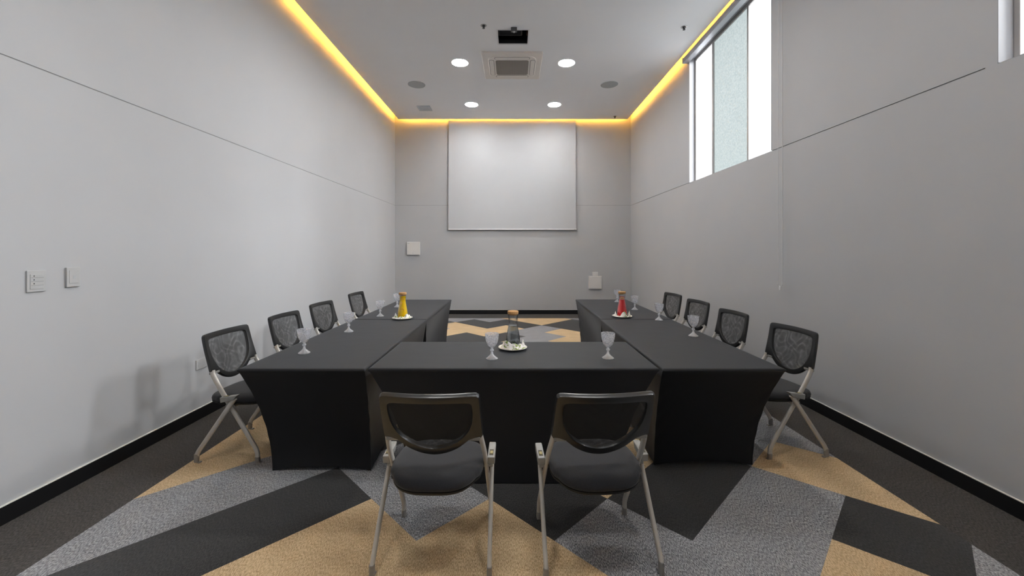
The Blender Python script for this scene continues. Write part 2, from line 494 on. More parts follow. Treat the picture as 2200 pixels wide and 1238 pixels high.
# windows: white reveal, aluminium frame, three panes
def window(n, w, panes):
    y0, y1 = w
    r = bpy.data.objects.new('window_%d' % n, None); link(r); r['kind'] = 'structure'
    r.location = (WR, (y0 + y1)/2, GZ)
    def L(bm, x0, x1, a, b, z0, z1): box(bm, x0 - WR, x1 - WR, a - r.location.y, b - r.location.y, z0 - GZ, z1 - GZ)
    bm = bmesh.new()
    L(bm, WR - .001, WR + .11, y0, y0 + .005, GZ + .004, WTOP); L(bm, WR - .001, WR + .11, y1 - .005, y1, GZ + .004, WTOP)
    L(bm, WR + .001, WR + .11, y0 + .005, y1 - .005, WTOP - .005, WTOP)
    L(bm, WR + .001, WR + .11, y0 + .005, y1 - .005, GZ - GH, GZ)
    obj('window_reveal', bm, M['reveal'], r)
    fx0, fx1, t = WR + .085, WR + .135, .03
    ya, yb = y0 + .005, y1 - .005
    bm = bmesh.new()
    L(bm, fx0, fx1, ya, ya + t, GZ, WTOP - .005); L(bm, fx0, fx1, yb - t, yb, GZ, WTOP - .005)
    L(bm, fx0, fx1, ya + t, yb - t, GZ, GZ + .012); L(bm, fx0, fx1, ya + t, yb - t, WTOP - .045, WTOP - .005)
    obj('window_frame', bm, M['alu'], r, bevel=.003)
    edges = [ya + t] + panes + [yb - t]
    for m in panes:
        bm = bmesh.new(); L(bm, fx0, fx1, m - .018, m + .018, GZ + .012, WTOP - .045)
        obj('mullion', bm, M['alu'], r, bevel=.003)
    for i in range(len(edges) - 1):
        a = edges[i] + (.018 if i else 0); b = edges[i+1] - (.018 if i < len(edges) - 2 else 0)
        bm = bmesh.new(); L(bm, fx0 + .02, fx0 + .028, a, b, GZ + .012, WTOP - .045)
        mid = len(edges) == 4 and i == 1
        p = obj('pane', bm, M['pane_dim' if mid else 'pane_bright'], r)
        p['label'] = 'blue-green rippled glass pane' if mid else 'bright white frosted pane'
window(1, W1, [4.918, 5.786])
window(2, W2, [.874, 1.742])

# ------------------------------------------------------ cove light strips
def strip(name, label, a, b, n):
    """LED profile lying on the slab edge; n = inward direction the light faces"""
    t = thing(name, label, 'strip light', ((a[0]+b[0])/2, (a[1]+b[1])/2, CZ + T2), 0, 'amber light strips in the ceiling cove')
    lx, ly = abs(b[0]-a[0])/2, abs(b[1]-a[1])/2
    bm = bmesh.new()
    w = .012
    if n[0]: box(bm, -w, w, -ly, ly, 0, .022)
    else: box(bm, -lx, lx, -w, w, 0, .022)
    obj('strip_profile', bm, M['led_case'], t)
    bm = bmesh.new()
    if n[0]:
        x = n[0]*w
        box(bm, min(x, x + n[0]*.003), max(x, x + n[0]*.003), -ly, ly, .004, .020)
    else:
        box(bm, -lx, lx, w, w + .003, .004, .020)
    obj('diffuser_strip', bm, M['led'], t)
strip('light_strip', 'amber light strip in the cove above the left wall', (SX0 + .02, -1.7), (SX0 + .02, SYB - .03), (-1, 0))
strip('light_strip', 'amber light strip in the cove above the window wall', (SX1 - .02, -1.7), (SX1 - .02, SYB - .03), (1, 0))
strip('light_strip', 'amber light strip in the cove above the projection screen', (SX0 + .05, SYB - .02), (SX1 - .05, SYB - .02), (0, 1))

# ---------------------------------------------------------- ceiling things
dl = thing('downlight', 'round downlight left of the ceiling air conditioner', 'ceiling light', (-.87, 6.59, CZ), 0, 'recessed ceiling downlights')
bm = bmesh.new(); lathe(bm, [(.128, -.0005), (.140, -.006), (.148, -.004), (.150, 0)], 48); obj('trim_ring', bm, M['lamp_ring'], dl, smooth=True)
bm = bmesh.new(); lathe(bm, [(0, -.004), (.128, -.004), (.128, -.0005), (0, -.0005)], 48); obj('diffuser', bm, M['lamp'], dl)
dup(dl, (.865, 6.60, CZ), 0, 'round downlight right of the ceiling air conditioner')
dup(dl, (-.875, 8.475, CZ), 0, 'small-looking downlight above left part of the screen')
dup(dl, (.857, 8.48, CZ), 0, 'small-looking downlight above right part of the screen')
for y in (4.705, 1.35):  # unseen lamps, added to light the near half of the room
    for s, w in ((-1, 'left'), (1, 'right')):
        dup(dl, (s*.87, y, CZ), 0, 'added round downlight overhead, outside the picture, on the %s, %s row' % (w, {4.705: 'far', 1.35: 'near'}[y]))

sp = thing('ceiling_speaker', 'round grey ceiling speaker on the left, above the square vent', 'speaker', (-1.78, 7.454, CZ), 0, 'round ceiling speakers')
bm = bmesh.new(); lathe(bm, [(.146, -.001), (.150, -.006), (.156, -.005), (.157, 0)], 48); obj('speaker_rim', bm, M['speaker'], sp, smooth=True)
bm = bmesh.new(); lathe(bm, [(0, -.008), (.08, -.007), (.146, -.004), (.146, -.001)], 48); obj('grille', bm, M['speaker'], sp, smooth=True)
dup(sp, (1.763, 7.454, CZ), 0, 'round grey ceiling speaker on the right, near the window wall')

v = thing('ceiling_vent', 'small square blue-grey vent in the far left of the ceiling', 'vent', (-1.90, 8.672, CZ))
bm = bmesh.new()
for a in ((-.14, .14, -.15, -.13), (-.14, .14, .13, .15), (-.14, -.12, -.13, .13), (.09, .14, -.13, .13)): box(bm, *a, -.016, 0)
obj('vent_frame', bm, M['vent'], v, bevel=.004)
bm = bmesh.new()
for i in range(12): box(bm, -.118, .088, -.128 + i*.0215, -.112 + i*.0215, -.011, -.003)
box(bm, -.12, .09, -.13, .13, -.003, -.0005)
obj('louvre_panel', bm, M['vent'], v)

# cassette air conditioner
ac = thing('air_conditioner', 'beige square cassette air conditioner in the ceiling', 'air conditioner', (-.02, 6.685, CZ))
def rrect(hx, hy, r, n=6):
    out = []
    for cx, cy, a0 in ((hx - r, hy - r, 0), (-hx + r, hy - r, 90), (-hx + r, -hy + r, 180), (hx - r, -hy + r, 270)):
        for i in range(n + 1):
            a = D(a0 + 90*i/n); out.append((cx + r*cos(a), cy + r*sin(a)))
    return out
def loft(bm, rings, cap0=True, cap1=True, mi=0):
    R = [[bm.verts.new(p) for p in r] for r in rings]
    n = len(R[0])
    for a, b in zip(R, R[1:]):
        for i in range(n):
            j = (i + 1) % n
            bm.faces.new((a[i], a[j], b[j], b[i])).material_index = mi
    if cap0: bm.faces.new(R[0][::-1]).material_index = mi
    if cap1: bm.faces.new(R[-1]).material_index = mi
bm = bmesh.new()
loft(bm, [[(x, y, -.028) for x, y in rrect(.468, .468, .02)], [(x, y, -.024) for x, y in rrect(.475, .475, .02)], [(x, y, 0) for x, y in rrect(.475, .475, .02)]])
obj('fascia', bm, M['ac'], ac)
bm = bmesh.new()
loft(bm, [[(x, y, -.040) for x, y in rrect(.375, .375, .13)], [(x, y, -.036) for x, y in rrect(.382, .382, .13)], [(x, y, -.0275) for x, y in rrect(.384, .384, .13)]])
obj('centre_panel', bm, M['ac'], ac)
bm = bmesh.new()
loft(bm, [[(x, y, -.043) for x, y in rrect(.262, .262, .04)], [(x, y, -.0395) for x, y in rrect(.265, .265, .04)]])
for i in range(30):
    x = -.25 + i*.0172
    box(bm, x - .0035, x + .0035, -.25, .25, -.0455, -.042, 1)
M['ac_grille'] = plain('air_intake_grille', (.27, .24, .215), .6, .3, var=.03)
M['ac_rib'] = plain('air_intake_rib', (.33, .295, .27), .6, .3, var=.03)
obj('intake_grille', bm, [M['ac_grille'], M['ac_rib']], ac)
for rz in range(4):
    bm = bmesh.new()
    loft(bm, [[(x, y + .328, -.0445) for x, y in rrect(.27, .032, .03)], [(x, y + .328, -.0395) for x, y in rrect(.275, .036, .034)]])
    bmesh.ops.rotate(bm, verts=bm.verts, cent=(0, 0, 0), matrix=__import__('mathutils').Matrix.Rotation(rz*pi/2, 3, 'Z'))
    f = obj('air_flap', bm, M['ac'], ac)
    bm = bmesh.new()
    loft(bm, [[(x, y + .328, -.0415) for x, y in rrect(.279, .040, .038)], [(x, y + .328, -.0398) for x, y in rrect(.279, .040, .038)]])
    bmesh.ops.rotate(bm, verts=bm.verts, cent=(0, 0, 0), matrix=__import__('mathutils').Matrix.Rotation(rz*pi/2, 3, 'Z'))
    obj('outlet_gap', bm, M['ac_dark'], f)

# open projector hatch
h = thing('projector_hatch', 'dark open rectangular hatch in the ceiling above the air conditioner', 'ceiling hatch', ((HX0+HX1)/2, (HY0+HY1)/2, CZ))
hx, hy = (HX1-HX0)/2, (HY1-HY0)/2
bm = bmesh.new()
for a in ((-hx - .014, hx + .014, -hy - .014, -hy + .004), (-hx - .014, hx + .014, hy - .004, hy + .014), (-hx - .014, -hx + .006, -hy + .004, hy - .004), (hx - .006, hx + .014, -hy + .004, hy - .004)):
    box(bm, *a, -.004, .0)
for a in ((-hx, hx, -hy, -hy + .004), (-hx, hx, hy - .004, hy), (-hx, -hx + .006, -hy + .004, hy - .004), (hx - .006, hx, -hy + .004, hy - .004)):
    box(bm, *a, 0, .010)
obj('hatch_frame', bm, M['white'], h)
bm = bmesh.new()
for a in ((-hx, hx, -hy, -hy + .004), (-hx, hx, hy - .004, hy), (-hx, -hx + .006, -hy + .004, hy - .004), (hx - .006, hx, -hy + .004, hy - .004)):
    box(bm, *a, .010, T2 + .004)
obj('hatch_lining', bm, M['dark'], h)
bm = bmesh.new()
for a in ((-hx - .25, -hx - .24, -hy - .15, hy + .25, T2, .44), (hx + .24, hx + .25, -hy - .15, hy + .25, T2, .44),
          (-hx - .25, hx + .25, -hy - .15, -hy - .14, T2, .44), (-hx - .25, hx + .25, hy + .24, hy + .25, T2, .44), (-hx - .25, hx + .25, -hy - .15, hy + .25, .43, .44)):
    box(bm, *a)
obj('hatch_well', bm, M['dark'], h)
pr = thing('projector', 'dark projector body tucked inside the open ceiling hatch', 'projector', (-.03, 5.80, CZ + .10))
bm = bmesh.new(); box(bm, -.19, .16, -.17, .16, 0, .11); obj('projector_body', bm, M['projector'], pr, bevel=.012)
bm = bmesh.new()
for i in range(7): box(bm, -.17, .14, .02 + i*.017, .027 + i*.017, -.003, .001)
obj('cooling_slots', bm, M['dark'], pr)
bm = bmesh.new(); box(bm, -.015, .015, -.01, .01, .11, .33); obj('mount_pole', bm, M['steel'], pr)
bt = thing('timber_batten', 'brown batten seen at the right inside the ceiling hatch', 'batten', (.26, 5.9, CZ + .09))
bm = bmesh.new(); box(bm, -.07, .12, -.03, .03, 0, .05); tag(bt, None); obj('batten', bm, M['brown'], bt)
lt = thing('ceiling_camera', 'small black ceiling device hanging at the hatch edge', 'camera', (.008, 5.565, CZ))
bm = bmesh.new(); loft(bm, [[(x, y, -.05) for x, y in rrect(.036, .026, .012)], [(x, y, -.045) for x, y in rrect(.042, .03, .014)], [(x, y, 0) for x, y in rrect(.042, .03, .014)]])
obj('device_body', bm, M['projector'], lt)
bm = bmesh.new(); lathe(bm, [(0, -.066), (.008, -.063), (.018, -.052), (.022, -.049)], 20); obj('lens', bm, M['chrome'], lt, smooth=True)

s0 = thing('sprinkler', 'small ceiling sprinkler left of the projector hatch', 'sprinkler', (-.404, 5.50, CZ), 0, 'ceiling sprinklers')
bm = bmesh.new(); lathe(bm, [(.022, -.0005), (.030, -.005), (.040, -.003), (.042, 0)], 28); obj('escutcheon', bm, M['chrome'], s0, smooth=True)
bm = bmesh.new(); lathe(bm, [(.022, 0), (.020, -.012), (.009, -.016), (.007, -.034), (0, -.034)], 20)
box(bm, -.013, -.009, -.003, .003, -.036, -.008); box(bm, .009, .013, -.003, .003, -.036, -.008)
obj('sprinkler_body', bm, M['steel'], s0)
bm = bmesh.new(); lathe(bm, [(0, -.040), (.016, -.040), (.018, -.036), (0, -.034)], 20); obj('deflector', bm, M['steel'], s0)
dup(s0, (2.33, 5.536, CZ), 0, 'small ceiling sprinkler close to the tall window')
dup(s0, (2.306, 9.214, CZ), 0, 'tiny ceiling sprinkler in the far right corner')

# --------------------------------------------------------- screen and wall
ps = thing('projection_screen', 'large white projection screen pulled down on the back wall', 'projection screen', (-.027, 9.462, 1.974))
bm = bmesh.new()
hexa(bm, [(-1.492, -.001, .022), (1.492, -.001, .022), (1.492, .001, .022), (-1.492, .001, .022)],
     [(-1.482, -.001, 2.675), (1.482, -.001, 2.675), (1.482, .001, 2.675), (-1.482, .001, 2.675)])
obj('screen_fabric', bm, M['screen'], ps)
bm = bmesh.new(); box(bm, -1.494, 1.494, -.010, .010, 0, .024); obj('bottom_bar', bm, M['white'], ps, bevel=.004)
bm = bmesh.new(); box(bm, 1.455, 1.475, -.012, -.006, .004, .018); obj('bar_tab', bm, M['speaker'], ps)
bm = bmesh.new(); box(bm, -1.55, 1.55, -.035, .045, 4.645 - 1.974, 4.735 - 1.974); obj('roller_housing', bm, M['white'], ps)

b1 = thing('wall_box', 'square white junction box on back wall left of the screen', 'wall box', (-2.34, YB, 1.541), 0, 'white boxes on the back wall')
bm = bmesh.new(); box(bm, -.153, .153, -.045, 0, -.153, .153); obj('box_body', bm, M['box_white'], b1, bevel=.006)
bm = bmesh.new(); box(bm, -.142, .142, -.049, -.045, -.142, .142); obj('box_lid', bm, M['box_white'], b1, bevel=.002)
bm = bmesh.new(); box(bm, -.135, -.085, -.051, -.049, .112, .128); obj('printed_mark', bm, M['speaker'], b1)
bm = bmesh.new(); box(bm, -.015, .005, -.051, -.049, -.112, -.10); obj('keyhole', bm, M['speaker'], b1)
b2 = thing('wall_box', 'square white junction box low on back wall right of the screen', 'wall box', (1.913, YB, .743), 0, 'white boxes on the back wall')
bm = bmesh.new(); box(bm, -.153, .153, -.045, 0, -.153, .153); obj('box_body', bm, M['box_white'], b2, bevel=.006)
bm = bmesh.new(); box(bm, -.142, .142, -.049, -.045, -.142, .142); obj('box_lid', bm, M['box_white'], b2, bevel=.002)
b3 = thing('wall_box', 'tiny white box sitting just above the lower right junction box', 'wall box', (1.913, YB, .945), 0, 'white boxes on the back wall')
bm = bmesh.new(); box(bm, -.064, .064, -.04, 0, -.044, .044); obj('box_body', bm, M['box_white'], b3, bevel=.005)
bm = bmesh.new(); box(bm, .018, .060, -.043, -.04, -.038, .038); obj('box_lid', bm, M['box_white'], b3, bevel=.002)

# plates on the left wall (local x = out of the wall)
def plate(name, label, cat, y, z, hw, hh, d=.010):
    t = thing(name, label, cat, (WL, y, z))
    bm = bmesh.new(); box(bm, 0, d, -hw, hw, -hh, hh); obj('face_plate', bm, M['plate_white'], t, bevel=.002)
    return t
k = plate('light_switch', 'white wall switch panel with row of small buttons, nearer the camera', 'light switch', 2.353, 1.310, .047, .062)
for i in range(4):
    bm = bmesh.new(); z = .030 - i*.022; box(bm, .010, .0125, -.033, .033, z - .0100, z + .0100); q = obj('switch_button', bm, M['plate_white'], k, bevel=.001)
    if i < 3:
        bm = bmesh.new(); box(bm, .0125, .0132, -.018, -.013, z - .003, z + .003); obj('indicator', bm, M['dark'], q)
k = plate('wall_socket', 'white wall plate with one round jack beside the switch panel', 'wall socket', 2.547, 1.321, .039, .061, .014)
bm = bmesh.new(); box(bm, .014, .016, -.026, .026, -.038, .042); q = obj('socket_insert', bm, M['plate_white'], k, bevel=.001)
bm = bmesh.new(); box(bm, .016, .0166, -.006, .009, -.010, .010); obj('jack_hole', bm, M['speaker'], q)
k = plate('power_outlet', 'white horizontal power outlet low on the wall behind nearest left chair', 'power outlet', 3.605, .484, .065, .042)
bm = bmesh.new(); box(bm, .010, .0115, -.045, .045, -.024, .024); q = obj('outlet_insert', bm, M['plate_white'], k, bevel=.001)
for y in (-.025, .022):
    for dy in (-.0045, .0045):
        bm = bmesh.new(); box(bm, .0115, .012, y + dy - .0015, y + dy + .0015, -.004, .009); obj('pin_slot', bm, M['speaker'], q)

# roller blind over the first window
rb = thing('roller_blind', 'grey roller blind cassette with long looped chain above tall window', 'roller blind', (WR, 5.22, 4.44))
bm = bmesh.new()
loft(bm, [[(-.088, y, .012), (-.080, y, .0), (-.004, y, .0), (-.004, y, .088), (-.070, y, .088), (-.086, y, .078)] for y in (-1.17, 1.18)])
box(bm, -.0905, -.086, -1.17, 1.18, .030, .034); box(bm, -.0895, -.085, -1.17, 1.18, .052, .055)
obj('cassette', bm, M['cassette'], rb)
for y in (-1.172, 1.18):
    bm = bmesh.new(); box(bm, -.090, -.002, y - .004 if y < 0 else y, y if y < 0 else y + .004, -.002, .090); obj('end_cap', bm, M['cassette'], rb, bevel=.002)
bm = bmesh.new()
zt, zb = .01, 1.115 - 4.44
ya, yb = 4.158 - 5.22, 4.090 - 5.22
path = [(-.045, ya - .004, zt), (-.042, ya, -.8), (-.042, ya, zb + .25), (-.042, ya - .002, zb + .06), (-.042, (ya + yb)/2 + .015, zb + .01), (-.042, (ya + yb)/2 - .015, zb + .01), (-.042, yb + .002, zb + .06), (-.042, yb, zb + .25), (-.042, yb + .006, -.8), (-.045, yb + .012, zt)]
sweep(bm, smooth_path(path, 6), .0026, .0026, 8, 2)
obj('pull_chain', bm, M['cord'], rb, smooth=True)
bm = bmesh.new(); box(bm, -.050, -.034, (ya + yb)/2 - .012, (ya + yb)/2 + .012, zb - .028, zb + .006); obj('chain_weight', bm, M['cord'], rb, bevel=.003)

# ---------------------------------------------------------- covered tables
TZ = .745
def cover(label, x0, x1, y0, y1, ins, tuck=.015, lift=.006):
    """stretch cover; ins = for each corner (x0y0, x1y0, x1y1, x0y1) the inset of its foot in x and y"""
    cx, cy = (x0 + x1)/2, (y0 + y1)/2
    top = [(x0, y0), (x1, y0), (x1, y1), (x0, y1)]
    sg = [(1, 1), (-1, 1), (-1, -1), (1, -1)]
    NS = 20; NT = 30
    bm = bmesh.new()
    def per(t, rnd=0.0):
        """perimeter loop at depth t (0 = table edge, 1 = floor)"""
        e = 1 - (1 - t)**1.9
        C = [(top[i][0] + sg[i][0]*ins[i][0]*e, top[i][1] + sg[i][1]*ins[i][1]*e) for i in range(4)]
        ring = []
        for i in range(4):
            a, b = C[i], C[(i + 1) % 4]
            dx, dy = b[0] - a[0], b[1] - a[1]; ln = sqrt(dx*dx + dy*dy)
            nx, ny = -dy/ln, dx/ln
            for k in range(NS):
                s = k/NS
                # spend more points near the corners
                s = .5 - .5*cos(pi*s)
                arch = 4*s*(1 - s)
                bow = (.03 if ln < .9 else tuck)*arch*sin(pi*min(1, t*1.02))**1.0*.9
                # soft tension folds fanning out from the feet and table corners
                c1 = min(s, 1 - s)
                fold = .0035*sin(s*ln*95)*(t**2)*max(0, 1 - c1*5) + .0022*sin((s*ln + t*.5)*70)*(1 - t)*t*4*max(0, 1 - c1*4)
                off = bow + fold
                z = TZ*(1 - t) + (lift if ln > .9 else .03)*arch**.8*t**4
                ring.append((a[0] + dx*s + nx*off - cx, a[1] + dy*s + ny*off - cy, z))
        return ring
    rings = [per(1 - k/NT) for k in range(NT + 1)]           # floor -> edge
    def shrink(r, d, dz):
        return [(x*(1 - d/((x1-x0)/2)), y*(1 - d/((y1-y0)/2)), z + dz) for x, y, z in r]
    edge = rings[-1]
    rings[-1] = shrink(edge, .0, -.012)
    rings.append(shrink(edge, .003, -.004)); rings.append(shrink(edge, .009, -.0005)); rings.append(shrink(edge, .02, 0)); rings.append(shrink(edge, .06, 0))
    loft(bm, rings, cap0=False, cap1=True)
    o = obj('covered_table', bm, M['cloth'], None, smooth=True, angle=60)
    o.location = (cx, cy, 0)
    tag(o, label, 'table', 'tables in black stretch covers')
    return o
cover('table in black stretch cover, front middle, carrying the water carafe', -.916, .920, 2.548, 3.307, [(.25, .035), (.25, .035), (.25, .05), (.25, .05)])
cover('near left table in black stretch cover, touching left end of front table', -1.732, -.932, 2.538, 4.368, [(.105, .20), (.03, .20), (.04, .2), (.06, .2)], .10, .05)
cover('far left table in black stretch cover, under the yellow juice', -1.725, -.940, 4.378, 6.165, [(.05, .2), (.05, .2), (.05, .2), (.05, .2)], .06, .03)
cover('near right table in black stretch cover, touching right end of front table', .936, 1.712, 2.538, 4.380, [(.04, .27), (.055, .27), (.05, .2), (.04, .2)], .10, .05)
cover('far right table in black stretch cover, close to the red juice', .948, 1.720, 4.390, 6.190, [(.05, .2), (.05, .2), (.05, .2), (.05, .2)], .06, .03)

# ------------------------------------------------------------------ chairs
def chaikin(p, n=2):
    for _ in range(n):
        q = [p[0]]
        for a, b in zip(p, p[1:]):
            q.append((a[0]*.75 + b[0]*.25, a[1]*.75 + b[1]*.25)); q.append((a[0]*.25 + b[0]*.75, a[1]*.25 + b[1]*.75))
        q.append(p[-1]); p = q
    return p
OUT = [(0, .264), (.12, .262), (.200, .258), (.221, .252), (.2265, .232), (.229, .12), (.233, .012), (.231, .0), (.22, -.001), (.170, -.003), (.150, -.022), (.115, -.052), (.07, -.074), (.03, -.085), (0, -.087)]
INN = [(0, .226), (.10, .224), (.165, .220), (.186, .212), (.190, .19), (.190, .14), (.184, .095), (.168, .050), (.14, .012), (.10, -.020), (.055, -.041), (.02, -.048), (0, -.049)]
def polar(outline, n, c=(0, .1)):
    """resample a half outline (x>=0) by angle round c, mirrored to a full loop"""
    h = chaikin(outline, 2)
    full = h + [(-x, y) for x, y in reversed(h[1:-1])]
    res = []
    m = len(full)
    for i in range(n):
        a = 2*pi*i/n
        d = (sin(a), cos(a)); best = None
        for j in range(m):
            p, q = full[j], full[(j + 1) % m]
            ex, ey = q[0] - p[0], q[1] - p[1]
            den = d[0]*ey - d[1]*ex
            if abs(den) < 1e-12: continue
            t = ((p[0] - c[0])*ey - (p[1] - c[1])*ex)/den
            u = ((p[0] - c[0])*d[1] - (p[1] - c[1])*d[0])/den
            if t > 0 and -1e-6 <= u <= 1 + 1e-6 and (best is None or t > best): best = t
        res.append((c[0] + d[0]*best, c[1] + d[1]*best))
    return res
NB = 120
OUTP, INNP = polar(OUT, NB), polar(INN, NB)

def make_chair(label, tilt):
    ct, st = cos(tilt), sin(tilt)
    z0 = .612 if tilt < .35 else .607
    t = thing('mesh_chair', label, 'chair', group='mesh-back chairs around the tables')
    vs_ = 1.07 if tilt < .35 else 1.0
    def back(u, v, d):
        """point on the curved back: u across, v up from its lower corners, d towards the sitter"""
        if v > 0: v *= vs_
        w = .48*u*u + .02*max(0, v/.25 - .5)**2 + d
        return (u, -.165 - st*v + ct*w, z0 + ct*v + st*w)
    bm = bmesh.new()
    def ring(P, d, grow=0): return [back(x*(1 + grow), .1 + (y - .1)*(1 + grow), d) for x, y in P]
    mid = [((a[0]*.5 + b[0]*.5), (a[1]*.5 + b[1]*.5)) for a, b in zip(OUTP, INNP)]
    seq = [ring(OUTP, -.008), ring(OUTP, -.014, -.012), ring(mid, -.016), ring(INNP, -.012, .012), ring(INNP, -.004), ring(INNP, .008),
           ring(INNP, .012, .015), ring(mid, .014), ring(OUTP, .011, -.012), ring(OUTP, .006)]
    V = [[bm.verts.new(p) for p in r] for r in seq]
    for a, b in zip(V, V[1:] + V[:1]):
        for i in range(NB):
            j = (i + 1) % NB
            bm.faces.new((a[i], b[i], b[j], a[j]))
    bmesh.ops.recalc_face_normals(bm, faces=bm.faces)
    fr = obj('backrest_frame', bm, M['frame_black'], t, smooth=True, angle=28)
    bm = bmesh.new()
    uvl = bm.loops.layers.uv.new('UVMap')
    for d, mi in ((-.0045, 0), (.0055, 1)):
        K = 8
        R = []
        for k in range(1, K + 1):
            s = 1.03*k/K
            R.append([bm.verts.new(back(x*s, .1 + (y - .1)*s, d)) for x, y in INNP])
        c = bm.verts.new(back(0, .1, d))
        fs = [(c, R[0][i], R[0][(i + 1) % NB]) for i in range(NB)]
        for a, b in zip(R, R[1:]):
            fs += [(a[i], b[i], b[(i + 1) % NB], a[(i + 1) % NB]) for i in range(NB)]
        for f in fs:
            g = bm.faces.new(f); g.material_index = mi
            for l in g.loops: l[uvl].uv = (l.vert.co.x*1.02, l.vert.co.z)
    obj('backrest_mesh', bm, [M['net_a'], M['net_b']], t, smooth=True)
    # seat: padded cushion with a rounded rear edge over a thin shell
    def seat_outline(n=72):
        o = []
        for i in range(n):
            a = 2*pi*i/n
            c, s = cos(a), sin(a)
            x = .226*math.copysign(abs(c)**(2/3.4), c)
            y = math.copysign(abs(s)**(2/(2.8 if s > 0 else 2.35)), s)
            y = y*.225 if y > 0 else y*.222
            o.append((x*(1 - .04*(y < -.12)), y - .012))
        return o
    so = seat_outline()
    def sr(s, z, dz=0):
        return [(x*s, (y + .01)*s - .01, z - .018*max(0, (y*s)/.22)**3 - .012*max(0, -(y*s)/.22)**3) for x, y in so]
    bm = bmesh.new()
    loft(bm, [sr(.955, .408), sr(.99, .413), sr(1.0, .424), sr(.985, .437), sr(.95, .447), sr(.86, .455), sr(.70, .459), sr(.45, .460), sr(.2, .460)])
    obj('seat_cushion', bm, M['seat_fabric'], t, smooth=True, angle=60)
    bm = bmesh.new()
    loft(bm, [sr(.80, .380), sr(.93, .387), sr(.985, .400), sr(.99, .4085), sr(.95, .4085)])
    obj('seat_shell', bm, M['seat_pan'], t, smooth=True, angle=60)
    for s in (-1, 1):
        # back post running down to the pivot
        bm = bmesh.new()
        sweep(bm, smooth_path([(s*.219, -.140, .634), (s*.222, -.132, .600), (s*.231, -.075, .512), (s*.236, -.010, .415)], 5), .0105, .0165)
        obj('back_post', bm, M['leg_grey'], t, smooth=True)
        bm = bmesh.new()
        hexa(bm, [(s*.19 - .031, -.165, .600), (s*.19 + .031, -.165, .600), (s*.19 + .031, -.135, .604), (s*.19 - .031, -.135, .604)],
             [(s*.19 - .031, -.165, .617), (s*.19 + .031, -.165, .617), (s*.19 + .031, -.133, .621), (s*.19 - .031, -.133, .621)])
        obj('back_clip', bm, M['bracket'], t, bevel=.003)
        # front leg
        bm = bmesh.new()
        sweep(bm, smooth_path([(s*.236, -.012, .418), (s*.238, .06, .308), (s*.241, .145, .178), (s*.243, .190, .108), (s*.2435, .207, .072), (s*.244, .210, .035)], 5), .0105, .0160)
        lg = obj('leg', bm, M['leg_grey'], t, smooth=True)
        bm = bmesh.new(); sweep(bm, [(s*.244, .210, .040), (s*.244, .2105, .004)], .0118, .0172); box(bm, s*.244 - .010, s*.244 + .010, .198, .232, 0, .008)
        obj('foot_cap', bm, M['foot'], lg, smooth=True)
        # rear leg
        bm = bmesh.new()
        sweep(bm, smooth_path([(s*.262, .058, .455), (s*.263, .018, .396), (s*.264, -.070, .270), (s*.266, -.165, .132), (s*.2665, -.200, .082), (s*.267, -.213, .054), (s*.267, -.216, .03)], 5), .0105, .0160)
        lg = obj('leg', bm, M['leg_grey'], t, smooth=True)
        bm = bmesh.new(); sweep(bm, [(s*.267, -.2155, .060), (s*.267, -.217, .004)], .0118, .0172); box(bm, s*.267 - .010, s*.267 + .010, -.206, -.186, 0, .008)
        obj('foot_cap', bm, M['foot'], lg, smooth=True)
        # nesting bracket at seat height
        bm = bmesh.new()
        x0, x1 = s*.262 - .018, s*.262 + .018
        hexa(bm, [(x0, -.036, .424), (x1, -.036, .424), (x1, .060, .446), (x0, .060, .446)], [(x0, -.040, .462), (x1, -.040, .462), (x1, .085, .480), (x0, .085, .480)])
        bk = obj('arm_bracket', bm, M['bracket'], t, bevel=.004)
        bm = bmesh.new()
        zz = lambda y: .462 + (y + .040)*.018/.125
        hexa(bm, [(s*.262 - .010, -.024, zz(-.024) - .002), (s*.262 + .010, -.024, zz(-.024) - .002), (s*.262 + .010, .020, zz(.020) - .002), (s*.262 - .010, .020, zz(.020) - .002)],
             [(s*.262 - .010, -.024, zz(-.024) + .0012), (s*.262 + .010, -.024, zz(-.024) + .0012), (s*.262 + .010, .020, zz(.020) + .0012), (s*.262 - .010, .020, zz(.020) + .0012)])
        obj('latch_slot', bm, M['slot'], bk)
        bm = bmesh.new()
        hexa(bm, [(s*.262 - .007, -.014, zz(-.014)), (s*.262 + .007, -.014, zz(-.014)), (s*.262 + .007, .006, zz(.006)), (s*.262 - .007, .006, zz(.006))],
             [(s*.262 - .007, -.014, zz(-.014) + .004), (s*.262 + .007, -.014, zz(-.014) + .004), (s*.262 + .007, .006, zz(.006) + .004), (s*.262 - .007, .006, zz(.006) + .004)])
        obj('latch_button', bm, M['latch'], bk, bevel=.001)
        bm = bmesh.new(); tube_x(bm, .011, min(s*.205, s*.268), max(s*.205, s*.268), .006, .402); obj('pivot_pin', bm, M['bracket'], t, smooth=True)
    bm = bmesh.new(); tube_x(bm, .010, -.205, .205, .006, .376); obj('cross_tube', bm, M['leg_grey'], t, smooth=True)
    return t
c0 = make_chair('black mesh-back chair at the front table, left one of the pair', D(25))
c0.location = (-.372, 2.055, 0); c0.rotation_euler = (0, 0, D(-1))
dup(c0, (.398, 2.06, 0), D(4), 'black mesh-back chair at the front table, right one of the pair')
c1 = make_chair('black mesh-back chair along left wall, nearest the camera, beside the power outlet', D(16))
c1.location = (-1.992, 3.10, 0); c1.rotation_euler = (0, 0, D(-93))
c2 = make_chair('black mesh-back chair along window wall, nearest the camera', D(11))
c2.location = (2.008, 3.16, 0); c2.rotation_euler = (0, 0, D(97))
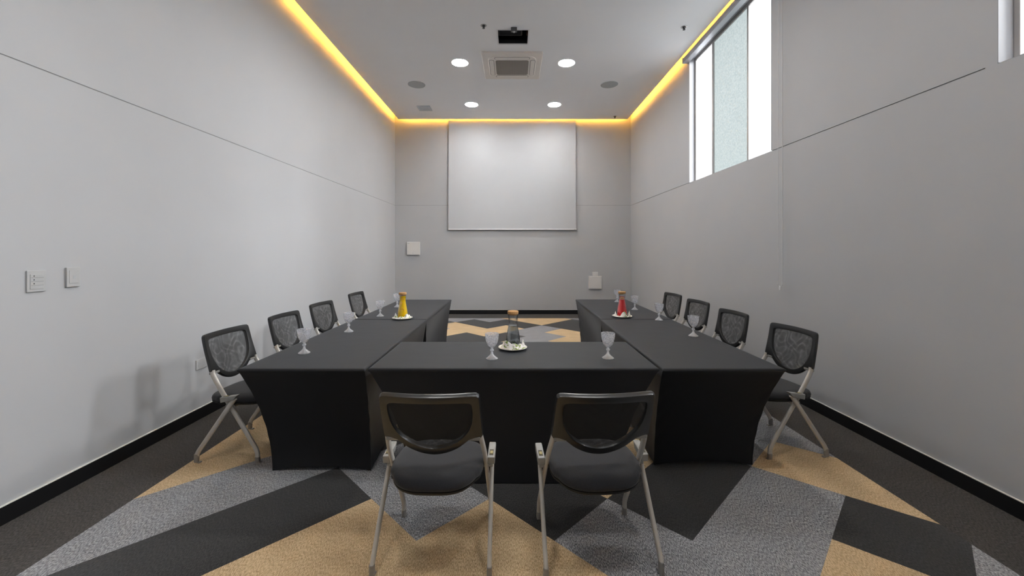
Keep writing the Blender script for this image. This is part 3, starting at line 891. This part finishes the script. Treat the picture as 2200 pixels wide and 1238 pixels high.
for (x, y, r, lab) in ((-1.995, 3.885, -94, 'black mesh-back chair along left wall, second from the camera'),
                       (-2.035, 4.715, -96, 'black mesh-back chair along left wall, third from the camera'),
                       (-2.06, 5.83, -94, 'black mesh-back chair along left wall, farthest from the camera'),
                       (2.00, 4.015, 95, 'black mesh-back chair along window wall, second from the camera'),
                       (2.04, 4.865, 97, 'black mesh-back chair along window wall, third from the camera'),
                       (2.05, 5.66, 97, 'black mesh-back chair along window wall, farthest from the camera')):
    dup(c1 if x < 0 else c2, (x, y, 0), D(r), lab)

# ----------------------------------------------------------------- goblets
def make_goblet(label, loc):
    g = thing('goblet', label, 'glass', loc, 0, 'cut-glass goblets on the black tables')
    bm = bmesh.new()
    n = 40
    outer = [(.0105, .079), (.018, .084), (.030, .097), (.0385, .115), (.0430, .133), (.0455, .150), (.0462, .1535), (.0452, .156), (.0464, .160), (.0472, .176)]
    inner = [(.0455, .176), (.0446, .158), (.0435, .148), (.0405, .132), (.036, .116), (.028, .100), (.016, .089), (0, .086)]
    lathe(bm, [(0, .078)] + outer + inner, n)
    obj('bowl', bm, M['cut_glass'], g, smooth=True, angle=50)
    bm = bmesh.new()
    lathe(bm, [(0, .079), (.0105, .079), (.0075, .073), (.0088, .070), (.0135, .063), (.0135, .059), (.0075, .052), (.0068, .047), (.0085, .044), (.0085, .040), (.0090, .036), (0, .036)], 16)
    obj('stem', bm, M['stem_glass'], g, smooth=True, angle=25)
    bm = bmesh.new()
    rings = []
    for r, z in ((.009, .036), (.013, .029), (.024, .018), (.034, .010), (.0395, .006), (.040, .003), (.038, .0)):
        rings.append([(r*(1 + .035*cos(10*2*pi*i/60)*(r > .02))*cos(2*pi*i/60), r*(1 + .035*cos(10*2*pi*i/60)*(r > .02))*sin(2*pi*i/60), z) for i in range(60)])
    loft(bm, rings[::-1], True, True)
    obj('foot', bm, M['stem_glass'], g, smooth=True, angle=40)
    return g
G0 = make_goblet('cut-glass goblet on the front table, just left of the water carafe', (-.147, 2.775, TZ))
for (x, y, lab) in ((.651, 2.79, 'cut-glass goblet standing alone on the right half of the front table'),
                    (-1.512, 2.93, 'cut-glass goblet on the left tables, nearest the camera'),
                    (-1.503, 3.70, 'cut-glass goblet on the left tables, second from the camera'),
                    (-1.503, 4.575, 'cut-glass goblet on the left tables, left of the yellow juice plate'),
                    (-1.528, 5.33, 'cut-glass goblet on the far left table, partly behind the yellow juice'),
                    (1.560, 3.515, 'cut-glass goblet on the right tables, nearest the camera'),
                    (1.554, 4.325, 'cut-glass goblet on the right tables, second from the camera'),
                    (1.524, 5.09, 'cut-glass goblet on the far right table, right of the red juice'),
                    (1.504, 5.87, 'cut-glass goblet on the far right table, half hidden behind the red juice')):
    dup(G0, (x, y, TZ), random.uniform(0, 1), lab)

# ------------------------------------------------- plates, napkins, carafes
def make_plate(label, x, y):
    p = thing('plate', label, 'plate', (x, y, TZ), 0, 'small cream plates under the carafes')
    bm = bmesh.new()
    lathe(bm, [(0, .0), (.062, .0), (.066, .002), (.092, .010), (.107, .0155), (.1085, .0175), (.107, .0190), (.092, .0140), (.070, .0075), (.064, .006), (0, .006)], 56)
    obj('dish', bm, M['china'], p, smooth=True, angle=50)
    return p
P1 = make_plate('round cream plate on the front table under the water carafe', -.005, 3.055)
dup(P1, (-1.205, 4.40, TZ), 0, 'round cream plate under the yellow juice carafe')
dup(P1, (1.212, 4.52, TZ), 0, 'round cream plate under the red juice carafe')
PZ = TZ + .0063

def napkin(label, x, y, seed, peaks):
    """a paper napkin folded round the foot of the carafe, corners standing up"""
    R = random.Random(seed)
    bm = bmesh.new()
    n = 96
    ph = [R.uniform(0, 6.28) for _ in range(4)]
    rings = []
    for k in range(7):
        s = k/6
        r_ = []
        for i in range(n):
            a = 2*pi*i/n
            up = .014
            for pa, ht, wd in peaks:
                d = abs((a - pa + pi) % (2*pi) - pi)
                up = max(up, ht*max(0, 1 - (d/wd)**1.5) + .010)
            fold = .0030*sin(5*a + ph[0]) + .0016*sin(11*a + ph[1])
            rad = .060 + (.088 + .006*sin(4*a + ph[2]) - .060)*s + fold*(.3 + s)
            z = .0012 + up*(1 - s)**1.25 + .0035*(1 - s)*s*4*(1 + sin(7*a + ph[3]))
            # peaks lean outwards a little, away from the glass
            rad += up*.25*(1 - s)
            r_.append((rad*cos(a), rad*sin(a), z + max(0, rad - .066)*.28))
        rings.append(r_)
    loft(bm, rings, False, False)
    o = obj('napkin', bm, M['napkin'], None, smooth=True, angle=35)
    o.location = (x, y, PZ)
    s = o.modifiers.new('thickness', 'SOLIDIFY'); s.thickness = .0012; s.offset = 1
    tag(o, label, 'napkin', 'leaf-print napkins round the carafes')
    return o
napkin('white leaf-print napkin around the base of the water carafe', -.005, 3.055, 3, [(-2.25, .058, 1.0), (-1.45, .040, .9), (-.75, .034, .7), (-.05, .056, .42), (1.6, .03, .9), (2.9, .034, .6)])
napkin('white leaf-print napkin around the base of the yellow juice', -1.205, 4.40, 5, [(-2.6, .052, .5), (-1.5, .022, .6), (-.6, .048, .55), (.4, .03, .5), (2.2, .04, .6)])
napkin('white folded napkin around the base of the red juice', 1.212, 4.52, 9, [(-1.55, .056, .62), (-.25, .058, .46), (3.0, .046, .5), (1.6, .04, .7)])

PROF = [(.0, .0), (.050, .0), (.0555, .004), (.057, .012), (.0555, .045), (.051, .085), (.044, .125), (.0365, .160), (.0330, .185), (.0325, .197), (.0340, .215), (.0365, .238), (.0385, .258)]
def rad_at(z):
    for (r0, z0), (r1, z1) in zip(PROF[2:], PROF[3:]):
        if z0 <= z <= z1: return r0 + (r1 - r0)*(z - z0)/(z1 - z0)
    return PROF[2][0]
def carafe(label, x, y, mat, level, fruit=None, upper=None):
    c = thing('carafe', label, 'carafe', (x, y, PZ), 0, 'cork-topped carafes on plates')
    bm = bmesh.new()
    lathe(bm, PROF + [(.0365, .258), (.0345, .238), (.032, .215)], 48)
    obj('glass_body', bm, M['clear_glass'], c, smooth=True, angle=50)
    bm = bmesh.new()
    zs = [.005 + (level - .005)*i/14 for i in range(15)]
    lathe(bm, [(0, .005)] + [(rad_at(max(z, .012)) - .0022, z) for z in zs] + [(0, level)], 48)
    obj('drink', bm, mat, c, smooth=True, angle=50)
    if upper:
        m2, l2 = upper
        bm = bmesh.new()
        zs = [level + .0006 + (l2 - level)*i/6 for i in range(7)]
        lathe(bm, [(0, zs[0])] + [(rad_at(z) - .0024, z) for z in zs] + [(0, zs[-1])], 40)
        obj('ice_layer', bm, m2, c, smooth=True, angle=50)
    for (ang, z, tilt, mt, s) in (fruit or []):
        bm = bmesh.new()
        r = .022*s
        a0 = [bm.verts.new((r*cos(2*pi*i/24), -.002, r*sin(2*pi*i/24))) for i in range(24)]
        a1 = [bm.verts.new((r*cos(2*pi*i/24), .002, r*sin(2*pi*i/24))) for i in range(24)]
        bm.faces.new(a0); bm.faces.new(a1[::-1])
        for i in range(24): bm.faces.new((a0[i], a1[i], a1[(i + 1) % 24], a0[(i + 1) % 24]))
        f = obj('fruit_slice', bm, mt, c)
        rr = rad_at(z) - .0035
        f.location = (rr*cos(ang), rr*sin(ang), z); f.rotation_euler = (tilt, 0, ang + pi/2)
    bm = bmesh.new()
    lathe(bm, [(0, .250), (.0345, .250), (.0350, .2585), (.0400, .2590), (.0408, .262), (.0412, .278), (.0395, .2805), (0, .281)], 40)
    obj('cork_lid', bm, M['cork'], c, smooth=True, angle=40)
    return c
carafe('tall glass carafe of clear water with cork lid on the front table', -.003, 3.062, M['water'], .172)
carafe('cork-topped carafe full of yellow juice on the left tables', -1.203, 4.405, M['yellow'], .243, [(-1.4, .10, .2, M['orange'], .9), (-1.9, .17, -.3, M['orange'], .8), (-1.2, .21, .2, M['orange'], .75)])
carafe('cork-topped carafe of red juice with fruit slice on the right tables', 1.212, 4.525, M['red'], .192, [(-1.75, .205, .5, M['lemon'], .85)], (M['pink'], .232))

# ----------------------------------------------------------------- camera
cam = bpy.data.cameras.new('camera'); co = bpy.data.objects.new('camera', cam); link(co)
F = 871.0
cam.sensor_fit = 'HORIZONTAL'; cam.sensor_width = 36; cam.lens = 36*F/2200
cam.shift_x = -3/2200; cam.shift_y = -80/2200
cam.clip_start = .05
co.location = (0, 0, 1.486); co.rotation_euler = (pi/2, 0, 0)
SC.camera = co

# open sky outside each window, shining down through the panes
for i, (a, b) in enumerate((W1, W2)):
    ld = bpy.data.lights.new('sky_light', 'AREA'); ld.shape = 'RECTANGLE'; ld.size = 3.6; ld.size_y = 1.5
    ld.energy = 1350; ld.color = (.95, .98, 1)
    lo = bpy.data.objects.new('sky_light', ld); link(lo)
    lo.location = (6.2, (a + b)/2 + .2, 5.25)
    d = Vector((WL, (a + b)/2, 1.3)) - lo.location
    lo.rotation_euler = d.to_track_quat('-Z', 'Y').to_euler()
w = bpy.data.worlds.new('sky'); SC.world = w; w.use_nodes = True
w.node_tree.nodes['Background'].inputs['Color'].default_value = (.6, .75, 1, 1)
w.node_tree.nodes['Background'].inputs['Strength'].default_value = .3
vs = SC.view_settings
vs.view_transform = 'Standard'; vs.look = 'None'; vs.gamma = 1; vs.use_curve_mapping = False
vs.exposure = 1.52
